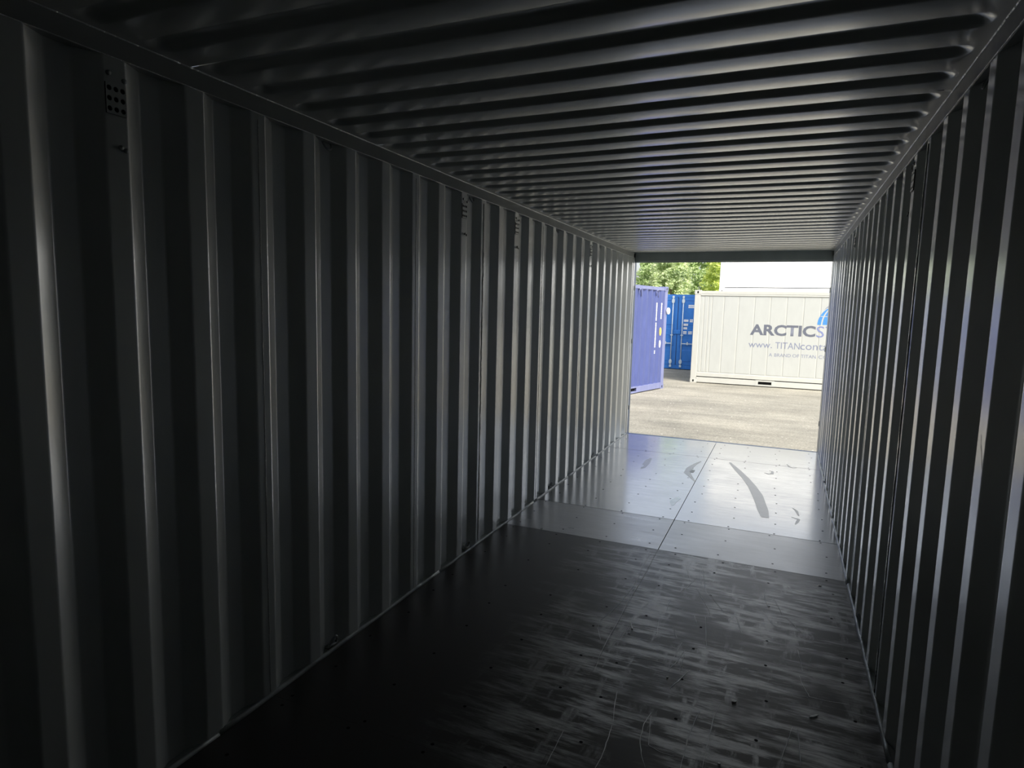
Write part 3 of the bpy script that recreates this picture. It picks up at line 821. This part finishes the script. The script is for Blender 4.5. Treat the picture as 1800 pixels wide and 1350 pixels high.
# flat inner bands of the corrugation start at 0.165+0.05; outer flats lie at y = 0.022
def outer_flat(s):                       # nearest outer flat centre to s
    k = round((s - (0.215+0.278-0.035)) / 0.278); return 0.215+0.278-0.035 + 0.278*k
S = CL
glyphs(vc, outer_flat(S-0.67), 1.72, 2.18, 0.066, 1)
glyphs(vc, outer_flat(S-0.45), 1.73, 2.18, 0.066, 2)
glyphs(vc, outer_flat(S-0.69), 1.05, 1.69, 0.066, 3)
glyphs(vc, outer_flat(S-0.67), 0.86, 1.00, 0.060, 4)
def disc(name, mat, parent, s, z, r, y, t=0.003, rx=1.0):
    m = MB().prism([(s+rx*r*math.cos(2*math.pi*j/16), z+r*math.sin(2*math.pi*j/16)) for j in range(16)], 1, y-t, y)
    return m.build(name, mat, parent)
tag(disc('sticker', M['print_y'], vc, outer_flat(S-0.45)+0.0, 1.466, 0.105, yS, rx=0.6), 'round yellow sticker')
tag(disc('sticker', M['print_w'], vc, outer_flat(S-0.45)+0.0, 1.155, 0.095, yS, rx=0.6), 'round white sticker')
for s in (1.54, 0.61):
    pts = []
    for j in range(9):
        a = math.pi*j/8; pts.append((S-s+0.055*math.cos(a), 0.006, 2.43+0.055*math.sin(a)))
    pts = [(S-s+0.055, 0.006, 2.31)] + pts + [(S-s-0.055, 0.006, 2.35)]
    MB().tube(pts, 0.011, 6).build('hook', M['violet_l'], vc, True)
o = disc('round_plate', M['print_w'], vc, S-0.005, 1.985, 0.085, -0.012, 0.03)
tag(o, 'round white plate on the corner post')
disc('plate_centre', M['chip'], o, S-0.005, 1.985, 0.035, -0.042, 0.004)

# --- bright blue container, door end to the viewer
bx, by = -2.690 + CW/2, 13.87
mb = (M['blue'], M['blue'], M['blue'])
bc = container('shipping_container', (bx, by, GROUND), math.pi/2, mb, 'corr',
               'bright blue container showing closed double doors with locking rods', near_end='doors', pockets=False)
# doors lie in the plane x = 0.02 (local), width runs along local y; the viewer's right is local -y
xd = 0.012
for s in (-1, 1):
    y0, y1 = (0.16, CW/2-0.012) if s < 0 else (CW/2+0.012, CW-0.16)
    d = MB().box(xd+0.012, xd+0.05, y0, y1, 0.165, CH-0.125).build('door', M['blue'], bc)
    # door frame members and stepped panel bands
    m = MB(); m.box(xd, xd+0.02, y0, y0+0.09, 0.265, CH-0.225); m.box(xd, xd+0.02, y1-0.09, y1, 0.265, CH-0.225); m.box(xd, xd+0.02, y0, y1, 0.165, 0.265); m.box(xd, xd+0.02, y0, y1, CH-0.225, CH-0.125)
    m.build('door_frame', M['blue'], d, bevel=0.002)
    for (z0, z1) in ((0.265, 0.70), (0.80, 1.06), (1.16, 1.42), (1.52, 2.36)):
        MB().box(xd+0.002, xd+0.02, y0+0.10, y1-0.10, z0+0.02, z1-0.02).build('door_panel', M['blue'], d, bevel=0.016)
    yg = y1 if s < 0 else y0
    MB().box(xd-0.002, xd+0.03, yg-0.004 if s < 0 else yg-0.010, yg+0.010 if s < 0 else yg+0.004, 0.17, CH-0.13).build('gasket', M['blue_d'], d)
    for off in (0.17, 0.80):
        yr = CW/2 + s*off
        r = MB().tube([(xd-0.035, yr, 0.10), (xd-0.035, yr, CH-0.06)], 0.017, 8).build('lock_rod', M['galv'], d, True)
        for z in (0.13, CH-0.10):
            MB().box(xd-0.055, xd+0.0, yr-0.035, yr+0.035, z-0.05, z+0.03).build('cam_keeper', M['galv'], r, bevel=0.006)
        for z in (0.27, CH-0.24):
            MB().prism([(yr+0.05*math.cos(2*math.pi*j/10), z+0.085*math.sin(2*math.pi*j/10)) for j in range(10)], 0, xd-0.056, xd-0.01).build('rod_bracket', M['galv'], r)
        MB().box(xd-0.052, xd-0.01, yr-0.045, yr+0.045, 1.17, 1.20).build('rod_guide', M['galv'], r)
        h = MB().box(xd-0.06, xd-0.045, min(yr, yr+s*0.42), max(yr, yr+s*0.42), 0.885, 0.915).build('door_handle', M['galv'], d)
        MB().box(xd-0.066, xd-0.0, yr+s*0.20-0.02, yr+s*0.20+0.02, 0.86, 0.96).build('handle_hub', M['galv'], h)
MB().box(xd-0.03, xd+0.02, CW/2-0.12, CW/2+0.12, 1.22, 1.36).build('lock_cover', M['blue'], bc, bevel=0.01)
# white print on the right-hand door: (viewer right offset, z0, z1, width)
def bprint(o0, o1, z0, z1, seed):
    rr = random.Random(seed); m = MB(); nrow = max(1, int((z1-z0)/0.055))
    for r_ in range(nrow):
        zz0 = z0+(z1-z0)*r_/nrow; zz1 = zz0+(z1-z0)/nrow*0.78; o = o0
        while o < o1-0.012:
            wd = min(rr.uniform(0.02, 0.045), o1-o)
            m.box(xd-0.004, xd-0.001, CW/2-o-wd, CW/2-o, zz0, zz1); o += wd+0.007
    m.build('print', M['print_w'], bc)
for k, (o0, o1, z0, z1) in enumerate(((0.34, 0.56, 2.12, 2.24), (0.21, 0.37, 1.65, 1.75), (0.41, 0.51, 1.64, 1.75), (0.21, 0.36, 1.51, 1.61), (0.21, 0.33, 1.39, 1.49), (0.21, 0.32, 1.23, 1.34), (0.38, 0.50, 1.23, 1.34))):
    bprint(o0, o1, z0, z1, k)

# ------------------------------------------------------------------ trees behind the yard
def tree(x, y, h, rx, rz_, mat, label, seed, n=5200, z_low=1.2):
    rr = random.Random(seed)
    root = empty('leafy_tree', (x, y, GROUND)); tag(root, label, 'tree', 'trees behind the containers')
    m = MB()
    tr = [(0, 0, 0), (0.05, 0.02, h*0.25), (0.0, 0.08, h*0.45), (0.06, 0, h*0.7)]
    m.tube(tr, [0.13, 0.10, 0.06, 0.02], 8)
    m.build('trunk', M['bark'], root, True)
    for b in range(5):
        a = rr.uniform(0, 6.28); z0 = h*rr.uniform(0.25, 0.6); L = rx*rr.uniform(0.5, 0.85)
        MB().tube([(0, 0, z0), (L*0.5*math.cos(a), L*0.5*math.sin(a), z0+L*0.35), (L*math.cos(a), L*math.sin(a), z0+L*0.6)], [0.04, 0.025, 0.010], 6).build('branch', M['bark'], root, True)
    # crown: leaves scattered on many small clumps
    cl = []
    for c in range(220):
        a = rr.uniform(0, 6.28); ph = rr.uniform(-1, 1); rad = rr.uniform(0.35, 1.0)**0.5
        cx = rx*rad*math.cos(a)*math.sqrt(1-ph*ph*0.8); cy = rx*rad*math.sin(a)*math.sqrt(1-ph*ph*0.8)
        cz = z_low + (h-z_low)*(0.5+0.5*ph)
        cl.append((cx, cy, cz, rr.uniform(0.16, 0.30)))
    m = MB()
    for i_ in range(n):
        cx, cy, cz, cr = cl[i_ % len(cl)]
        d = Vector((rr.gauss(0, 1), rr.gauss(0, 1), rr.gauss(0, 1))).normalized()*cr*rr.uniform(0.5, 1.0)
        p = Vector((cx, cy, cz)) + d
        u = Vector((rr.gauss(0, 1), rr.gauss(0, 1), rr.gauss(0, 0.7))).normalized()
        v = u.cross(Vector((rr.gauss(0, 1), rr.gauss(0, 1), rr.gauss(0, 1)))).normalized()
        L = rr.uniform(0.06, 0.11); W_ = L*0.52; k = len(m.v)
        bend = u.cross(v)*L*0.15
        m.v += [tuple(p-u*L), tuple(p+v*W_+bend), tuple(p+u*L), tuple(p-v*W_+bend)]
        m.f += [(k, k+1, k+2), (k, k+2, k+3)]
    o = m.build('crown', mat, root)
    o['kind'] = 'stuff'
    return root
for k, (x, y, h, mt, lab) in enumerate((
        (-4.25, 21.4, 5.0, 'leaf_g', 'fresh green leafy tree above the corner of the violet-blue container'),
        (-1.85, 21.5, 4.9, 'leaf_y', 'yellow-green leafy tree beside the stacked white container'),
        (-5.45, 24.0, 5.2, 'leaf_d', 'dark leafy tree in the back row behind the fresh green one'),
        (-3.05, 24.2, 5.3, 'leaf_d', 'deeper green leafy tree above the blue container doors'),
        (-0.65, 24.0, 5.2, 'leaf_g', 'green leafy tree in the back row behind the yellow-green one'))):
    tree(x, y, h, 0.86, 0, M[mt], lab, 11+k, 11000)

# ------------------------------------------------------------------ loose gravel on the yard
m = MB(); rr = random.Random(21)
for i_ in range(170):
    y = 1.2 + 10*rr.random()**1.2; x = rr.uniform(-3.2, 3.6)
    if y > 9.7 and x > -1.8: continue
    r_ = rr.uniform(0.004, 0.012); k = len(m.v); hh = r_*0.6
    for j in range(5):
        a = 2*math.pi*j/5+rr.random()*0.5; m.v.append((x+r_*1.5*math.cos(a), y+r_*math.sin(a), GROUND+0.0005))
    m.v.append((x, y, GROUND+hh)); 
    for j in range(5): m.f.append((k+j, k+(j+1) % 5, k+5))
tag(m.build('gravel', M['gravel']), 'pale gravel crumbs scattered over the asphalt yard', 'gravel', kind='stuff')
